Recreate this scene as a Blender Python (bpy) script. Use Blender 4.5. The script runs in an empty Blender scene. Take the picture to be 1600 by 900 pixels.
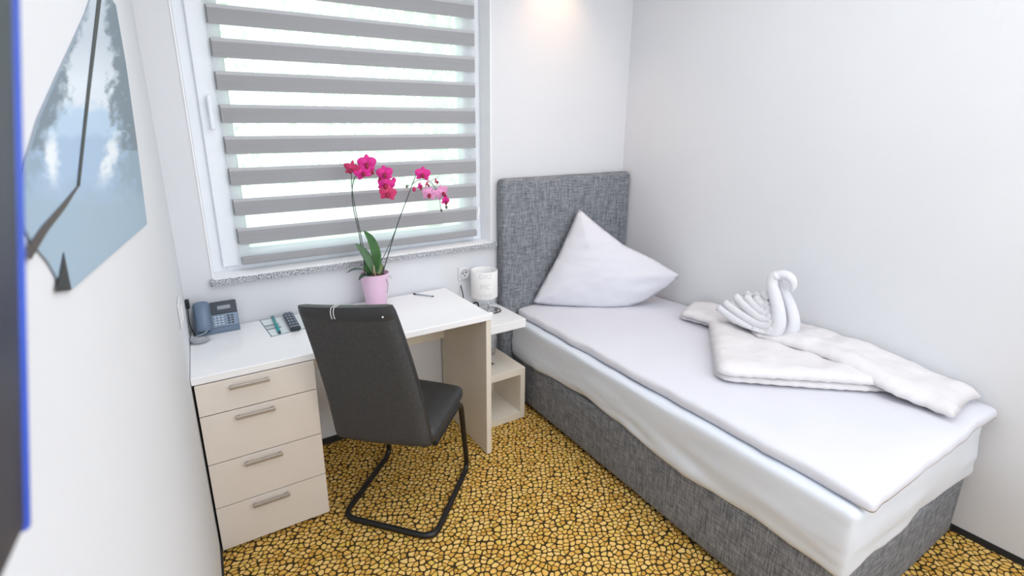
import bpy, bmesh, math, random
from mathutils import Vector, Matrix, noise
from mathutils.geometry import delaunay_2d_cdt
random.seed(7)
C = bpy.context.scene.collection
PI = math.pi

# ------------------------------------------------------------------ camera
CAM = Vector((0.1193, -2.3139, 1.5388)); FPX = 750.5032; PX, PY = -72.8228, -31.6884
def cam_axes(yaw=0.5002, pitch=-0.2587, roll=-0.0178):
    F = Vector((math.sin(yaw)*math.cos(pitch), math.cos(yaw)*math.cos(pitch), math.sin(pitch)))
    r = Vector((math.cos(yaw), -math.sin(yaw), 0)); u = r.cross(F)
    return r*math.cos(roll)+u*math.sin(roll), u*math.cos(roll)-r*math.sin(roll), F
R_, U_, F_ = cam_axes()
def at(px, py, ax, v):
    "measured photo point -> point of the room on the plane coordinate[ax] = v"
    d = F_ + (px-800-PX)/FPX*R_ - (py-450-PY)/FPX*U_
    return CAM + d*((v-CAM[ax])/d[ax])
cd = bpy.data.cameras.new('camera'); cam = bpy.data.objects.new('camera', cd); C.objects.link(cam)
M = Matrix((R_, U_, -F_)).transposed().to_4x4(); M.translation = CAM; cam.matrix_world = M
cd.sensor_width = 36; cd.lens = FPX/1600*36; cd.shift_x = -PX/1600; cd.shift_y = PY/1600
cd.clip_start = .02
cd.dof.use_dof = True; cd.dof.focus_distance = 1.45; cd.dof.aperture_fstop = (cd.lens/1000)/0.004
bpy.context.scene.camera = cam

# ------------------------------------------------------------------ materials
def newmat(name):
    m = bpy.data.materials.new(name); m.use_nodes = True
    nt = m.node_tree; b = nt.nodes['Principled BSDF']
    return m, nt, b
def N(nt, t, **k):
    n = nt.nodes.new(t)
    for a, v in k.items():
        if a in ('op', 'operation'): n.operation = v
        else: setattr(n, a, v)
    return n
def ramp(nt, stops, interp='LINEAR'):
    n = nt.nodes.new('ShaderNodeValToRGB'); cr = n.color_ramp; cr.interpolation = interp
    while len(cr.elements) < len(stops): cr.elements.new(.5)
    for e, (p, c) in zip(cr.elements, stops): e.position = p; e.color = (*c, 1)
    return n
def srgb(r, g, b):
    f = lambda c: (c/255/12.92) if c/255 <= .04045 else ((c/255+.055)/1.055)**2.4
    return (f(r), f(g), f(b))
def mat(name, col, rough=.5, metal=0, var=.04, scale=20, bump=0, bscale=200, spec=.5, trans=0):
    m, nt, b = newmat(name)
    b.inputs['Roughness'].default_value = rough; b.inputs['Metallic'].default_value = metal
    b.inputs['Specular IOR Level'].default_value = spec; b.inputs['Transmission Weight'].default_value = trans
    tc = N(nt, 'ShaderNodeTexCoord'); nz = N(nt, 'ShaderNodeTexNoise'); nz.inputs['Scale'].default_value = scale; nz.inputs['Detail'].default_value = 3
    nt.links.new(tc.outputs['Object'], nz.inputs['Vector'])
    lo = tuple(max(0, c*(1-var)) for c in col); hi = tuple(min(1, c*(1+var)) for c in col)
    rp = ramp(nt, [(.3, lo), (.7, hi)]); nt.links.new(nz.outputs['Fac'], rp.inputs['Fac']); nt.links.new(rp.outputs['Color'], b.inputs['Base Color'])
    if bump:
        n2 = N(nt, 'ShaderNodeTexNoise'); n2.inputs['Scale'].default_value = bscale; n2.inputs['Detail'].default_value = 4
        bp = N(nt, 'ShaderNodeBump'); bp.inputs['Strength'].default_value = bump; bp.inputs['Distance'].default_value = .004
        nt.links.new(tc.outputs['Object'], n2.inputs['Vector']); nt.links.new(n2.outputs['Fac'], bp.inputs['Height']); nt.links.new(bp.outputs['Normal'], b.inputs['Normal'])
    return m

m_wall = mat('wall_paint', srgb(225, 226, 230), .9, var=.01, scale=3, bump=.08, bscale=160, spec=.2)
m_ceil = mat('ceiling_paint', srgb(240, 238, 235), .9, var=.01)
m_reveal = mat('white_plaster', srgb(252, 252, 254), .8, var=.01)
m_pvc = mat('white_plastic_profile', srgb(240, 244, 250), .35, var=.01)
m_dark_trim = mat('dark_carpet_edge', srgb(38, 38, 40), .8)
m_furn = mat('white_furniture_board', srgb(234, 226, 213), .35, var=.015, scale=8)
m_furn_front = mat('cream_drawer_front', srgb(232, 223, 214), .38, var=.015, scale=8)
m_furn_top = mat('glossy_white_top', srgb(250, 250, 252), .14, var=.01, scale=6)
m_alu = mat('brushed_aluminium', srgb(186, 180, 176), .35, .6, var=.05, scale=60)
m_chrome = mat('chrome', (.75, .75, .77), .12, 1)
m_leather = mat('black_leatherette', srgb(50, 51, 53), .42, var=.12, scale=30, bump=.25, bscale=260)
m_leather_back = mat('charcoal_fabric', srgb(66, 67, 70), .72, var=.14, scale=90, bump=.25, bscale=500)
m_tube = mat('black_powder_coat', srgb(24, 24, 26), .38)
m_thread = mat('white_thread', srgb(225, 225, 225), .8)
m_sheet = mat('white_sheet', srgb(223, 223, 231), .9, var=.012, scale=5, bump=.12, bscale=26, spec=.1)
m_sheet_fit = mat('white_fitted_sheet', srgb(226, 231, 240), .75, var=.015, scale=5, bump=.06, bscale=18, spec=.2)
m_duvet = mat('white_duvet_cotton', srgb(227, 224, 226), .9, var=.012, scale=6, bump=.6, bscale=30, spec=.1)
m_towel = mat('white_terry', srgb(234, 234, 239), .95, var=.02, scale=40, bump=.6, bscale=420, spec=.05)
m_pot = mat('pale_pink_ceramic', srgb(232, 196, 222), .35, var=.03, scale=12)
m_soil = mat('bark_soil', srgb(92, 66, 52), .95, var=.5, scale=120, bump=1, bscale=200)
m_leaf = mat('orchid_leaf_green', srgb(88, 140, 80), .4, var=.18, scale=22)
m_leaf2 = mat('dark_leaf_green', srgb(86, 112, 96), .45, var=.2, scale=25)
m_stem = mat('orchid_stem', srgb(66, 76, 66), .6, var=.2, scale=60)
m_root = mat('root_straw', srgb(196, 178, 140), .8, var=.1)
m_petal = mat('magenta_petal', srgb(216, 30, 140), .55, var=.18, scale=40)
m_petal_rose = mat('rose_petal', srgb(204, 48, 104), .55, var=.2, scale=40)
m_petal_pale = mat('pale_pink_petal', srgb(226, 150, 196), .55, var=.2, scale=60)
m_lip = mat('dark_red_lip', srgb(150, 18, 60), .5, var=.2)
m_lip_white = mat('white_column', srgb(245, 225, 235), .5)
m_bud = mat('olive_bud', srgb(104, 104, 92), .6, var=.2)
m_phone = mat('slate_blue_plastic', srgb(108, 126, 148), .38, var=.03)
m_phone_l = mat('light_slate_plastic', srgb(128, 146, 168), .4, var=.03)
m_phone_d = mat('dark_slate_plastic', srgb(52, 60, 72), .3, var=.05)
m_lcd = mat('grey_lcd', srgb(146, 154, 160), .25)
m_key = mat('pale_key', srgb(196, 208, 220), .45)
m_cable_g = mat('grey_cable', srgb(168, 172, 178), .5)
m_cable_b = mat('black_cable', srgb(32, 32, 36), .5)
m_paper = mat('white_paper', srgb(232, 240, 242), .6, var=.02)
m_print = mat('grey_print', srgb(140, 146, 154), .6, var=.3, scale=120)
m_teal = mat('teal_plastic', srgb(44, 156, 156), .35, var=.12, scale=50)
m_teal_d = mat('dark_teal', srgb(24, 62, 70), .4)
m_rem = mat('black_remote', srgb(44, 50, 60), .35)
m_rem_key = mat('pale_blue_keys', srgb(150, 168, 190), .4)
m_shade = mat('white_shade', srgb(244, 243, 242), .8, var=.01)
m_shade_txt = mat('faint_grey_lettering', srgb(216, 218, 223), .8)
m_socket = mat('socket_white', srgb(228, 228, 232), .4, var=.01)
m_hole = mat('socket_hole', srgb(60, 56, 54), .6)
m_bluedark = mat('navy_lacquer', srgb(22, 26, 44), .4, var=.2)
m_blue = mat('blue_halo_paint', srgb(58, 92, 200), .35, var=.1)
m_picblack = mat('black_edge', srgb(26, 26, 28), .5)
m_foliage = mat('sunlit_leaf', srgb(150, 186, 134), .7, var=.3, scale=4)
m_bark = mat('tree_bark', srgb(120, 104, 86), .9, var=.3, scale=20)
m_lawn = mat('pale_lawn', srgb(206, 220, 190), .9, var=.2, scale=3)

def clear_mat(name, tint, fac, rough=.02):
    m, nt, b = newmat(name); nt.nodes.remove(b)
    out = nt.nodes['Material Output']; t = N(nt, 'ShaderNodeBsdfTransparent'); t.inputs['Color'].default_value = (*tint, 1)
    g = N(nt, 'ShaderNodeBsdfGlossy'); g.inputs['Roughness'].default_value = rough
    lw = N(nt, 'ShaderNodeLayerWeight'); lw.inputs['Blend'].default_value = .5
    pw = N(nt, 'ShaderNodeMath', operation='POWER'); pw.inputs[1].default_value = 3; nt.links.new(lw.outputs['Facing'], pw.inputs[0])
    ml = N(nt, 'ShaderNodeMath', operation='MULTIPLY_ADD'); ml.inputs[1].default_value = fac*2; ml.inputs[2].default_value = .03; nt.links.new(pw.outputs[0], ml.inputs[0])
    mx = N(nt, 'ShaderNodeMixShader'); nt.links.new(ml.outputs[0], mx.inputs['Fac'])
    nt.links.new(t.outputs[0], mx.inputs[1]); nt.links.new(g.outputs[0], mx.inputs[2]); nt.links.new(mx.outputs[0], out.inputs['Surface'])
    return m
m_glass = clear_mat('window_glass', (.95, .99, .97), .12)
m_tumbler = clear_mat('clear_glass', (.985, .99, .99), .2)

def carpet():
    m, nt, b = newmat('pebble_carpet')
    L = nt.links.new
    tc = N(nt, 'ShaderNodeTexCoord'); mp = N(nt, 'ShaderNodeMapping'); mp.inputs['Rotation'].default_value = (0, 0, .5); mp.inputs['Scale'].default_value = (41, 52, 1)
    nz = N(nt, 'ShaderNodeTexNoise'); nz.inputs['Scale'].default_value = 14; nz.inputs['Detail'].default_value = 2
    L(tc.outputs['Object'], nz.inputs['Vector'])
    sc = N(nt, 'ShaderNodeVectorMath', operation='SCALE'); sc.inputs['Scale'].default_value = .03; L(nz.outputs['Color'], sc.inputs[0])
    ad = N(nt, 'ShaderNodeVectorMath', operation='ADD'); L(tc.outputs['Object'], ad.inputs[0]); L(sc.outputs[0], ad.inputs[1])
    L(ad.outputs[0], mp.inputs['Vector'])
    v1 = N(nt, 'ShaderNodeTexVoronoi'); v1.voronoi_dimensions = '2D'; v1.feature = 'DISTANCE_TO_EDGE'; v1.inputs['Scale'].default_value = 1; v1.inputs['Randomness'].default_value = .82
    v2 = N(nt, 'ShaderNodeTexVoronoi'); v2.voronoi_dimensions = '2D'; v2.feature = 'F1'; v2.inputs['Scale'].default_value = 1; v2.inputs['Randomness'].default_value = .82
    L(mp.outputs[0], v1.inputs['Vector']); L(mp.outputs[0], v2.inputs['Vector'])
    sep = N(nt, 'ShaderNodeSeparateColor'); L(v2.outputs['Color'], sep.inputs[0])
    cell = ramp(nt, [(0, srgb(214, 164, 76)), (.35, srgb(238, 192, 104)), (.7, srgb(246, 208, 132)), (1, srgb(230, 194, 92))]); L(sep.outputs[0], cell.inputs['Fac'])
    f1 = N(nt, 'ShaderNodeMapRange'); L(v2.outputs['Distance'], f1.inputs['Value']); f1.inputs['From Min'].default_value = .42; f1.inputs['From Max'].default_value = .74; f1.inputs['To Min'].default_value = 0; f1.inputs['To Max'].default_value = .16
    sb = N(nt, 'ShaderNodeMath', operation='SUBTRACT'); L(v1.outputs['Distance'], sb.inputs[0]); L(f1.outputs[0], sb.inputs[1])
    edge = ramp(nt, [(.03, (0, 0, 0)), (.10, (1, 1, 1))]); L(sb.outputs[0], edge.inputs['Fac'])
    inner = ramp(nt, [(.06, (.74, .66, .52)), (.28, (1, 1, 1))]); L(v1.outputs['Distance'], inner.inputs['Fac'])
    mu = N(nt, 'ShaderNodeMix', data_type='RGBA', blend_type='MULTIPLY'); mu.inputs[0].default_value = 1; L(cell.outputs[0], mu.inputs[6]); L(inner.outputs[0], mu.inputs[7])
    mx = N(nt, 'ShaderNodeMix', data_type='RGBA'); L(edge.outputs[0], mx.inputs[0]); mx.inputs[6].default_value = (*srgb(66, 54, 36), 1); L(mu.outputs[2], mx.inputs[7])
    L(mx.outputs[2], b.inputs['Base Color']); b.inputs['Roughness'].default_value = .95; b.inputs['Specular IOR Level'].default_value = .1
    bp = N(nt, 'ShaderNodeBump'); bp.inputs['Strength'].default_value = .3; bp.inputs['Distance'].default_value = .004; L(edge.outputs[0], bp.inputs['Height']); L(bp.outputs[0], b.inputs['Normal'])
    return m
m_carpet = carpet()

def weave(name, dark, mid, light, sx=(6, 6, 90), sy=(60, 60, 5)):
    m, nt, b = newmat(name); L = nt.links.new
    tc = N(nt, 'ShaderNodeTexCoord')
    outs = []
    for s in (sx, sy):
        mp = N(nt, 'ShaderNodeMapping'); mp.inputs['Scale'].default_value = s; L(tc.outputs['Object'], mp.inputs['Vector'])
        nz = N(nt, 'ShaderNodeTexNoise'); nz.inputs['Scale'].default_value = 3.2; nz.inputs['Detail'].default_value = 5; nz.inputs['Roughness'].default_value = .7
        L(mp.outputs[0], nz.inputs['Vector']); outs.append(nz.outputs['Fac'])
    ad = N(nt, 'ShaderNodeMath', operation='ADD'); L(outs[0], ad.inputs[0]); L(outs[1], ad.inputs[1])
    hf = N(nt, 'ShaderNodeMath', operation='MULTIPLY'); hf.inputs[1].default_value = .5; L(ad.outputs[0], hf.inputs[0])
    rp = ramp(nt, [(.36, dark), (.5, mid), (.64, light)]); L(hf.outputs[0], rp.inputs['Fac']); L(rp.outputs[0], b.inputs['Base Color'])
    bp = N(nt, 'ShaderNodeBump'); bp.inputs['Strength'].default_value = .35; bp.inputs['Distance'].default_value = .003; L(hf.outputs[0], bp.inputs['Height']); L(bp.outputs[0], b.inputs['Normal'])
    b.inputs['Roughness'].default_value = .92; b.inputs['Specular IOR Level'].default_value = .15
    return m
m_bedfab = weave('grey_woven_upholstery', srgb(74, 78, 88), srgb(128, 131, 138), srgb(176, 179, 184))

def granite():
    m, nt, b = newmat('speckled_granite'); L = nt.links.new
    tc = N(nt, 'ShaderNodeTexCoord'); nz = N(nt, 'ShaderNodeTexNoise'); nz.inputs['Scale'].default_value = 190; nz.inputs['Detail'].default_value = 2
    L(tc.outputs['Object'], nz.inputs['Vector'])
    rp = ramp(nt, [(.38, srgb(92, 94, 102)), (.5, srgb(176, 178, 184)), (.62, srgb(226, 226, 230))]); L(nz.outputs['Fac'], rp.inputs['Fac']); L(rp.outputs[0], b.inputs['Base Color'])
    b.inputs['Roughness'].default_value = .3
    return m
m_granite = granite()

def blind_mat(name, col, trans, alpha):
    m, nt, b = newmat(name); nt.nodes.remove(b); L = nt.links.new; out = nt.nodes['Material Output']
    tc = N(nt, 'ShaderNodeTexCoord'); mp = N(nt, 'ShaderNodeMapping'); mp.inputs['Scale'].default_value = (2, 1, 420); L(tc.outputs['Object'], mp.inputs['Vector'])
    nz = N(nt, 'ShaderNodeTexNoise'); nz.inputs['Scale'].default_value = 1; L(mp.outputs[0], nz.inputs['Vector'])
    rp = ramp(nt, [(.35, tuple(c*.92 for c in col)), (.65, col)]); L(nz.outputs['Fac'], rp.inputs['Fac'])
    d = N(nt, 'ShaderNodeBsdfDiffuse'); L(rp.outputs[0], d.inputs['Color'])
    t = N(nt, 'ShaderNodeBsdfTranslucent'); L(rp.outputs[0], t.inputs['Color'])
    mx = N(nt, 'ShaderNodeMixShader'); mx.inputs[0].default_value = trans; L(d.outputs[0], mx.inputs[1]); L(t.outputs[0], mx.inputs[2])
    if alpha < 1:
        tr = N(nt, 'ShaderNodeBsdfTransparent'); m2 = N(nt, 'ShaderNodeMixShader'); m2.inputs[0].default_value = alpha
        L(tr.outputs[0], m2.inputs[1]); L(mx.outputs[0], m2.inputs[2]); L(m2.outputs[0], out.inputs['Surface'])
    else: L(mx.outputs[0], out.inputs['Surface'])
    return m
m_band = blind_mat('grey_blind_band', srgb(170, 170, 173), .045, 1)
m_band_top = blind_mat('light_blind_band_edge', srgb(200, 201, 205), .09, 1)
m_sheer = blind_mat('white_sheer_mesh', srgb(245, 248, 250), .6, .46)

def attr_mat(name, rough=.5):
    m, nt, b = newmat(name); a = N(nt, 'ShaderNodeAttribute'); a.attribute_name = 'Col'; nt.links.new(a.outputs['Color'], b.inputs['Base Color'])
    b.inputs['Roughness'].default_value = rough
    return m
m_pic = attr_mat('lake_print', .6)

# ------------------------------------------------------------------ mesh helpers
def obj(name, bm, m, parent=None, smooth=False, auto=None):
    me = bpy.data.meshes.new(name)
    bmesh.ops.recalc_face_normals(bm, faces=bm.faces[:])
    bm.to_mesh(me); bm.free()
    for mm in (m if isinstance(m, (list, tuple)) else [m]): me.materials.append(mm)
    o = bpy.data.objects.new(name, me); C.objects.link(o)
    if parent is not None: o.parent = parent; o.matrix_parent_inverse = parent.matrix_world.inverted() if False else Matrix.Translation(-Vector(parent.location)) if parent.get('_t') else Matrix()
    if smooth:
        for p in me.polygons: p.use_smooth = True
        if auto:
            bm2 = bmesh.new(); bm2.from_mesh(me)
            for e in bm2.edges:
                if len(e.link_faces) == 2 and e.calc_face_angle(0) > auto: e.smooth = False
            bm2.to_mesh(me); bm2.free()
    return o
def thing(name, label, cat, loc=(0, 0, 0), group=None):
    "an Empty at the thing's base; parts are modelled in room coordinates"
    o = bpy.data.objects.new(name, None); C.objects.link(o); o.location = loc; o.empty_display_size = .05
    o['label'] = label; o['category'] = cat; o['_t'] = 1
    if group: o['group'] = group
    return o
def tag(o, label, cat, group=None, kind=None):
    o['label'] = label; o['category'] = cat
    if group: o['group'] = group
    if kind: o['kind'] = kind
    return o
def struct(name, bm, m, parent=None, **k):
    o = obj(name, bm, m, parent, **k)
    if parent is None: o['kind'] = 'structure'
    return o
def box(bm, x0, x1, y0, y1, z0, z1, bev=0, seg=2, mi=0):
    vs = [bm.verts.new((x, y, z)) for x in (x0, x1) for y in (y0, y1) for z in (z0, z1)]
    fs = [bm.faces.new([vs[i] for i in f]) for f in ((0, 1, 3, 2), (4, 6, 7, 5), (0, 4, 5, 1), (2, 3, 7, 6), (0, 2, 6, 4), (1, 5, 7, 3))]
    for f in fs: f.material_index = mi
    if bev:
        es = list({e for f in fs for e in f.edges})
        bmesh.ops.bevel(bm, geom=es, offset=bev, segments=seg, affect='EDGES', profile=.5)
    return bm
def B(*a, **k): return box(bmesh.new(), *a, **k)
def rbox(x0, x1, y0, y1, z0, z1, r, nx, ny, nz, fn=None, bm=None):
    "box with rounded edges on a fine grid, each vertex passed through fn"
    bm = bm or bmesh.new(); cache = {}
    def ax(a, b, n):
        core = [a+r+(b-a-2*r)*i/n for i in range(n+1)]
        ends = [a, a+r*.15, a+r*.5]
        return ends + core + [b-r*.5, b-r*.15, b]
    X, Y, Z = ax(x0, x1, nx), ax(y0, y1, ny), ax(z0, z1, nz)
    def V(i, j, k):
        key = (i, j, k)
        if key in cache: return cache[key]
        p = Vector((X[i], Y[j], Z[k]))
        c = Vector((min(max(p.x, x0+r), x1-r), min(max(p.y, y0+r), y1-r), min(max(p.z, z0+r), z1-r)))
        d = p-c
        if d.length > 1e-9: p = c + d.normalized()*r
        if fn: p = fn(p, d.normalized() if d.length > 1e-9 else Vector())
        cache[key] = bm.verts.new(p); return cache[key]
    I, J, K = len(X)-1, len(Y)-1, len(Z)-1
    for i in range(I):
        for j in range(J):
            for k in (0, K): bm.faces.new((V(i, j, k), V(i+1, j, k), V(i+1, j+1, k), V(i, j+1, k)))
    for i in range(I):
        for k in range(K):
            for j in (0, J): bm.faces.new((V(i, j, k), V(i+1, j, k), V(i+1, j, k+1), V(i, j, k+1)))
    for j in range(J):
        for k in range(K):
            for i in (0, I): bm.faces.new((V(i, j, k), V(i, j+1, k), V(i, j+1, k+1), V(i, j, k+1)))
    return bm
def smooth_path(pts, n=8):
    "Catmull-Rom through the points"
    P = [Vector(p) for p in pts]; out = []
    for i in range(len(P)-1):
        p0 = P[i-1] if i else P[0]*2-P[1]; p1, p2 = P[i], P[i+1]; p3 = P[i+2] if i+2 < len(P) else P[-1]*2-P[-2]
        for k in range(n):
            t = k/n
            out.append(.5*((2*p1)+(p2-p0)*t+(2*p0-5*p1+4*p2-p3)*t*t+(3*p1-p0-3*p2+p3)*t**3))
    out.append(P[-1]); return out
def tube(bm, path, rad, seg=10, flat=1.0, side=None, closed=False, mi=0):
    "sweep; rad number or function of t; flat squashes along 'side'"
    P = [Vector(p) for p in path]; n = len(P); rings = []
    up = Vector(side) if side else None; prev = None
    for i, p in enumerate(P):
        if closed: t = (P[(i+1) % n]-P[i-1]).normalized()
        else: t = (P[min(i+1, n-1)]-P[max(i-1, 0)]).normalized()
        if up is not None: a = (up - t*up.dot(t)).normalized()
        elif prev is None:
            a = t.orthogonal().normalized()
        else: a = (prev - t*prev.dot(t)).normalized()
        prev = a; b = t.cross(a)
        r = rad(i/(n-1)) if callable(rad) else rad
        rings.append([bm.verts.new(p + a*(math.cos(q)*r*flat) + b*(math.sin(q)*r)) for q in (2*PI*k/seg for k in range(seg))])
    m = n if closed else n-1
    for i in range(m):
        A, D = rings[i], rings[(i+1) % n]
        for k in range(seg):
            f = bm.faces.new((A[k], A[(k+1) % seg], D[(k+1) % seg], D[k])); f.material_index = mi
    if not closed:
        for R in (rings[0], rings[-1]):
            f = bm.faces.new(R); f.material_index = mi
    return bm
def lathe(bm, cx, cy, prof, seg=32, mi=0):
    rings = []
    for r, z in prof:
        rings.append([bm.verts.new((cx+r*math.cos(2*PI*k/seg), cy+r*math.sin(2*PI*k/seg), z)) for k in range(seg)] if r > 1e-6 else [bm.verts.new((cx, cy, z))])
    for A, D in zip(rings, rings[1:]):
        for k in range(seg):
            k2 = (k+1) % seg
            if len(A) == 1 and len(D) == 1: continue
            vs = (A[0], D[k2], D[k]) if len(A) == 1 else (A[k], A[k2], D[0]) if len(D) == 1 else (A[k], A[k2], D[k2], D[k])
            bm.faces.new(vs).material_index = mi
    return bm
def fbm(p, s): return noise.fractal(Vector(p)*s, 1.0, 2.0, 3)
def edge_dist(p, poly):
    best = 9
    for i in range(len(poly)):
        a, b = poly[i-1], poly[i]; ab = b-a; t = max(0, min(1, (p-a).dot(ab)/max(ab.length_squared, 1e-12)))
        best = min(best, (p-(a+ab*t)).length)
    return best
def inside(p, poly):
    c = False
    for i in range(len(poly)):
        a, b = poly[i-1], poly[i]
        if (a.y > p.y) != (b.y > p.y) and p.x < (b.x-a.x)*(p.y-a.y)/(b.y-a.y)+a.x: c = not c
    return c
def fill_poly(poly, step):
    "points of a filled polygon: boundary first, then a jittered grid inside"
    poly = [Vector(p) for p in poly]; bd = []
    for i in range(len(poly)):
        a, b = poly[i], poly[(i+1) % len(poly)]; n = max(1, int((b-a).length/step))
        bd += [a.lerp(b, k/n) for k in range(n)]
    pts = list(bd); xs = [p.x for p in poly]; ys = [p.y for p in poly]
    y = min(ys); row = 0
    while y < max(ys):
        x = min(xs) + (row % 2)*step/2
        while x < max(xs):
            p = Vector((x, y))
            if inside(p, bd) and edge_dist(p, poly) > step*.55: pts.append(p)
            x += step
        y += step*.87; row += 1
    nb = len(bd)
    v, e, f, *_ = delaunay_2d_cdt(pts, [(i, (i+1) % nb) for i in range(nb)], [list(range(nb))], 1, 1e-7)
    return v, f, bd, poly
def puff(bm, poly, to3d, top, bot, step=.02):
    "closed cushion over a polygon: to3d(p2, h), h = top(p, d) above and -bot(p, d) below, d the distance to the edge"
    v, f, bd, pl = fill_poly(poly, step)
    A, D = [], []
    for p in v:
        d = edge_dist(p, pl)
        a = bm.verts.new(to3d(p, top(p, d))); A.append(a)
        D.append(a if d < 1e-5 else bm.verts.new(to3d(p, -bot(p, d))))
    for t in f:
        try: bm.faces.new([A[i] for i in t])
        except ValueError: pass
        try: bm.faces.new([D[i] for i in reversed(t)])
        except ValueError: pass
    return bm
def dome(d, r): t = min(1, d/r); return math.sqrt(max(0, 1-(1-t)**2))
def rounded(poly, r, n=4):
    out = []
    P = [Vector(p) for p in poly]
    for i, p in enumerate(P):
        a, b = P[i-1], P[(i+1) % len(P)]; rr = min(r, (a-p).length*.45, (b-p).length*.45)
        s, e = p+(a-p).normalized()*rr, p+(b-p).normalized()*rr
        for k in range(n+1):
            t = k/n; out.append((s*(1-t)*(1-t)+p*2*t*(1-t)+e*t*t))
    return out

# ------------------------------------------------------------------ the room
W, YF, H = 2.57, -3.4, 2.62
WX0, WX1, WZ0, WZ1, WT = .118, 1.558, .972, 2.42, .30
fl = bmesh.new(); box(fl, 0, W, YF, 0, -.05, 0); struct('floor', fl, m_carpet)
struct('ceiling', B(0, W, YF, 0, H, H+.05), m_ceil)
struct('wall_left', B(-.1, 0, YF, 0, 0, H), m_wall)
struct('wall_right', B(W, W+.1, YF, 0, 0, H), m_wall)
struct('wall_front', B(-.1, W+.1, YF-.1, YF, 0, H), m_wall)
bw = bmesh.new()
box(bw, -.1, WX0, 0, WT, 0, H); box(bw, WX1, W+.1, 0, WT, 0, H); box(bw, WX0, WX1, 0, WT, 0, WZ0-.03); box(bw, WX0, WX1, 0, WT, WZ1, H)
struct('wall_back', bw, m_wall)
struct('baseboard_left', B(0, .006, YF, -.02, 0, .035), m_dark_trim)
struct('baseboard_right', B(W-.006, W, YF, -.09, 0, .026), m_dark_trim)
struct('baseboard_back', B(.009, 1.24, -.009, 0, 0, .035), m_dark_trim)

# window: plastered reveal strips, fixed frame, sash, pane, handle, granite sill
win = bpy.data.objects.new('window_1', None); C.objects.link(win); win['kind'] = 'structure'; win['_t'] = 1
rv = bmesh.new()
box(rv, WX0, WX0+.006, -.004, WT, WZ0, WZ1); box(rv, WX1-.006, WX1, -.004, WT, WZ0, WZ1); box(rv, WX0, WX1, 0, WT, WZ1-.006, WZ1)
obj('reveal_lining', rv, m_reveal, win)
fr = bmesh.new(); fy0, fy1 = .105, .17
X0, X1 = WX0+.006, WX1-.006
for a in ((X0, X0+.06, WZ0, WZ1-.006), (X1-.06, X1, WZ0, WZ1-.006), (X0+.06, X1-.06, WZ0, WZ0+.035), (X0+.06, X1-.06, WZ1-.06, WZ1-.006)):
    box(fr, a[0], a[1], fy0, fy1, a[2], a[3], .004)
obj('window_frame', fr, m_pvc, win)
sa = bmesh.new(); sx0, sx1, sz0, sz1, sw = X0+.045, X1-.045, WZ0+.026, WZ1-.05, .095
for a in ((sx0, sx0+sw+.02, sz0, sz1), (sx1-sw, sx1, sz0, sz1), (sx0+sw+.02, sx1-sw, sz0, sz0+.07), (sx0+sw+.02, sx1-sw, sz1-sw, sz1)):
    box(sa, a[0], a[1], .083, .15, a[2], a[3], .005)
sash = obj('sash', sa, m_pvc, win)
gk = bmesh.new(); gx0, gx1, gz0, gz1 = sx0+sw+.02, sx1-sw, sz0+.07, sz1-sw
for a in ((gx0-.002, gx0+.005, gz0, gz1), (gx1-.005, gx1+.002, gz0, gz1), (gx0, gx1, gz0-.002, gz0+.005), (gx0, gx1, gz1-.005, gz1+.002)):
    box(gk, a[0], a[1], .084, .11, a[2], a[3])
g = obj('gasket', gk, mat('grey_gasket', srgb(150, 172, 170), .6), win)
obj('pane', B(gx0, gx1, .115, .119, gz0, gz1), m_glass, win)
hb = bmesh.new(); box(hb, .198, .222, .072, .084, 1.655, 1.735, .004)
hd = obj('handle_rosette', hb, m_pvc, win)
hb = bmesh.new(); box(hb, .201, .219, .045, .058, 1.60, 1.745, .006); box(hb, .203, .217, .056, .074, 1.69, 1.71)
obj('handle', hb, m_pvc, win)
sl = bmesh.new(); box(sl, WX0-.008, WX1+.022, -.032, .0, WZ0-.028, WZ0, .002); box(sl, WX0, WX1, .0, .11, WZ0-.028, WZ0)
ws = obj('window_sill', sl, m_granite, win)
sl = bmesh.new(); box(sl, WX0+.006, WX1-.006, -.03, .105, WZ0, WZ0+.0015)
obj('sill_painted_sheen', sl, m_reveal, win)  # thin white sheet paints a bright sheen over the granite

# day-and-night blind in front of the sash
bl = thing('roller_blind', 'grey and white striped day-night roller blind hanging in front of the window', 'blind', (.87, .05, 1.0))
BX0, BX1, BY = .247, 1.49, .05
zt = [2.35, 2.222, 2.0905, 1.9645, 1.8365, 1.7045, 1.5745, 1.4405, 1.3065, 1.1745, 1.042]
sheer = bmesh.new(); bands = bmesh.new()
def strip(bm, z0, z1, y, x0=BX0, x1=BX1, mi=0, n=1):
    v = [bm.verts.new(p) for p in ((x0, y, z0), (x1, y, z0), (x1, y, z1), (x0, y, z1))]; f = bm.faces.new(v); f.material_index = mi
for i, z in enumerate(zt):
    h = .076
    if i == len(zt)-1: continue
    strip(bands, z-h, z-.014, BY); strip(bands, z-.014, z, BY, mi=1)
    strip(bands, z-h+.004, z-.002, BY+.012, BX0-.006, BX1-.006)
    strip(sheer, zt[i+1], z-h, BY)
    strip(sheer, zt[i+1], z-h+.004, BY+.012, BX0-.006, BX1-.006)
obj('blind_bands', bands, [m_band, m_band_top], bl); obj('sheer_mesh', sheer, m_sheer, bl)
rl = bmesh.new(); box(rl, BX0, BX1, BY-.008, BY+.018, 1.006, 1.042, .006)
br = obj('bottom_rail', rl, m_band, bl)
obj('cassette', B(BX0-.01, BX1+.01, BY-.02, BY+.03, 2.33, 2.395, .01), m_pvc, bl)
ch = bmesh.new(); tube(ch, [(BX1+.012, BY, 2.33), (BX1+.012, BY, 1.09)], .0022, 6)
bc = obj('guide_cord', ch, m_reveal, bl)
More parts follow.
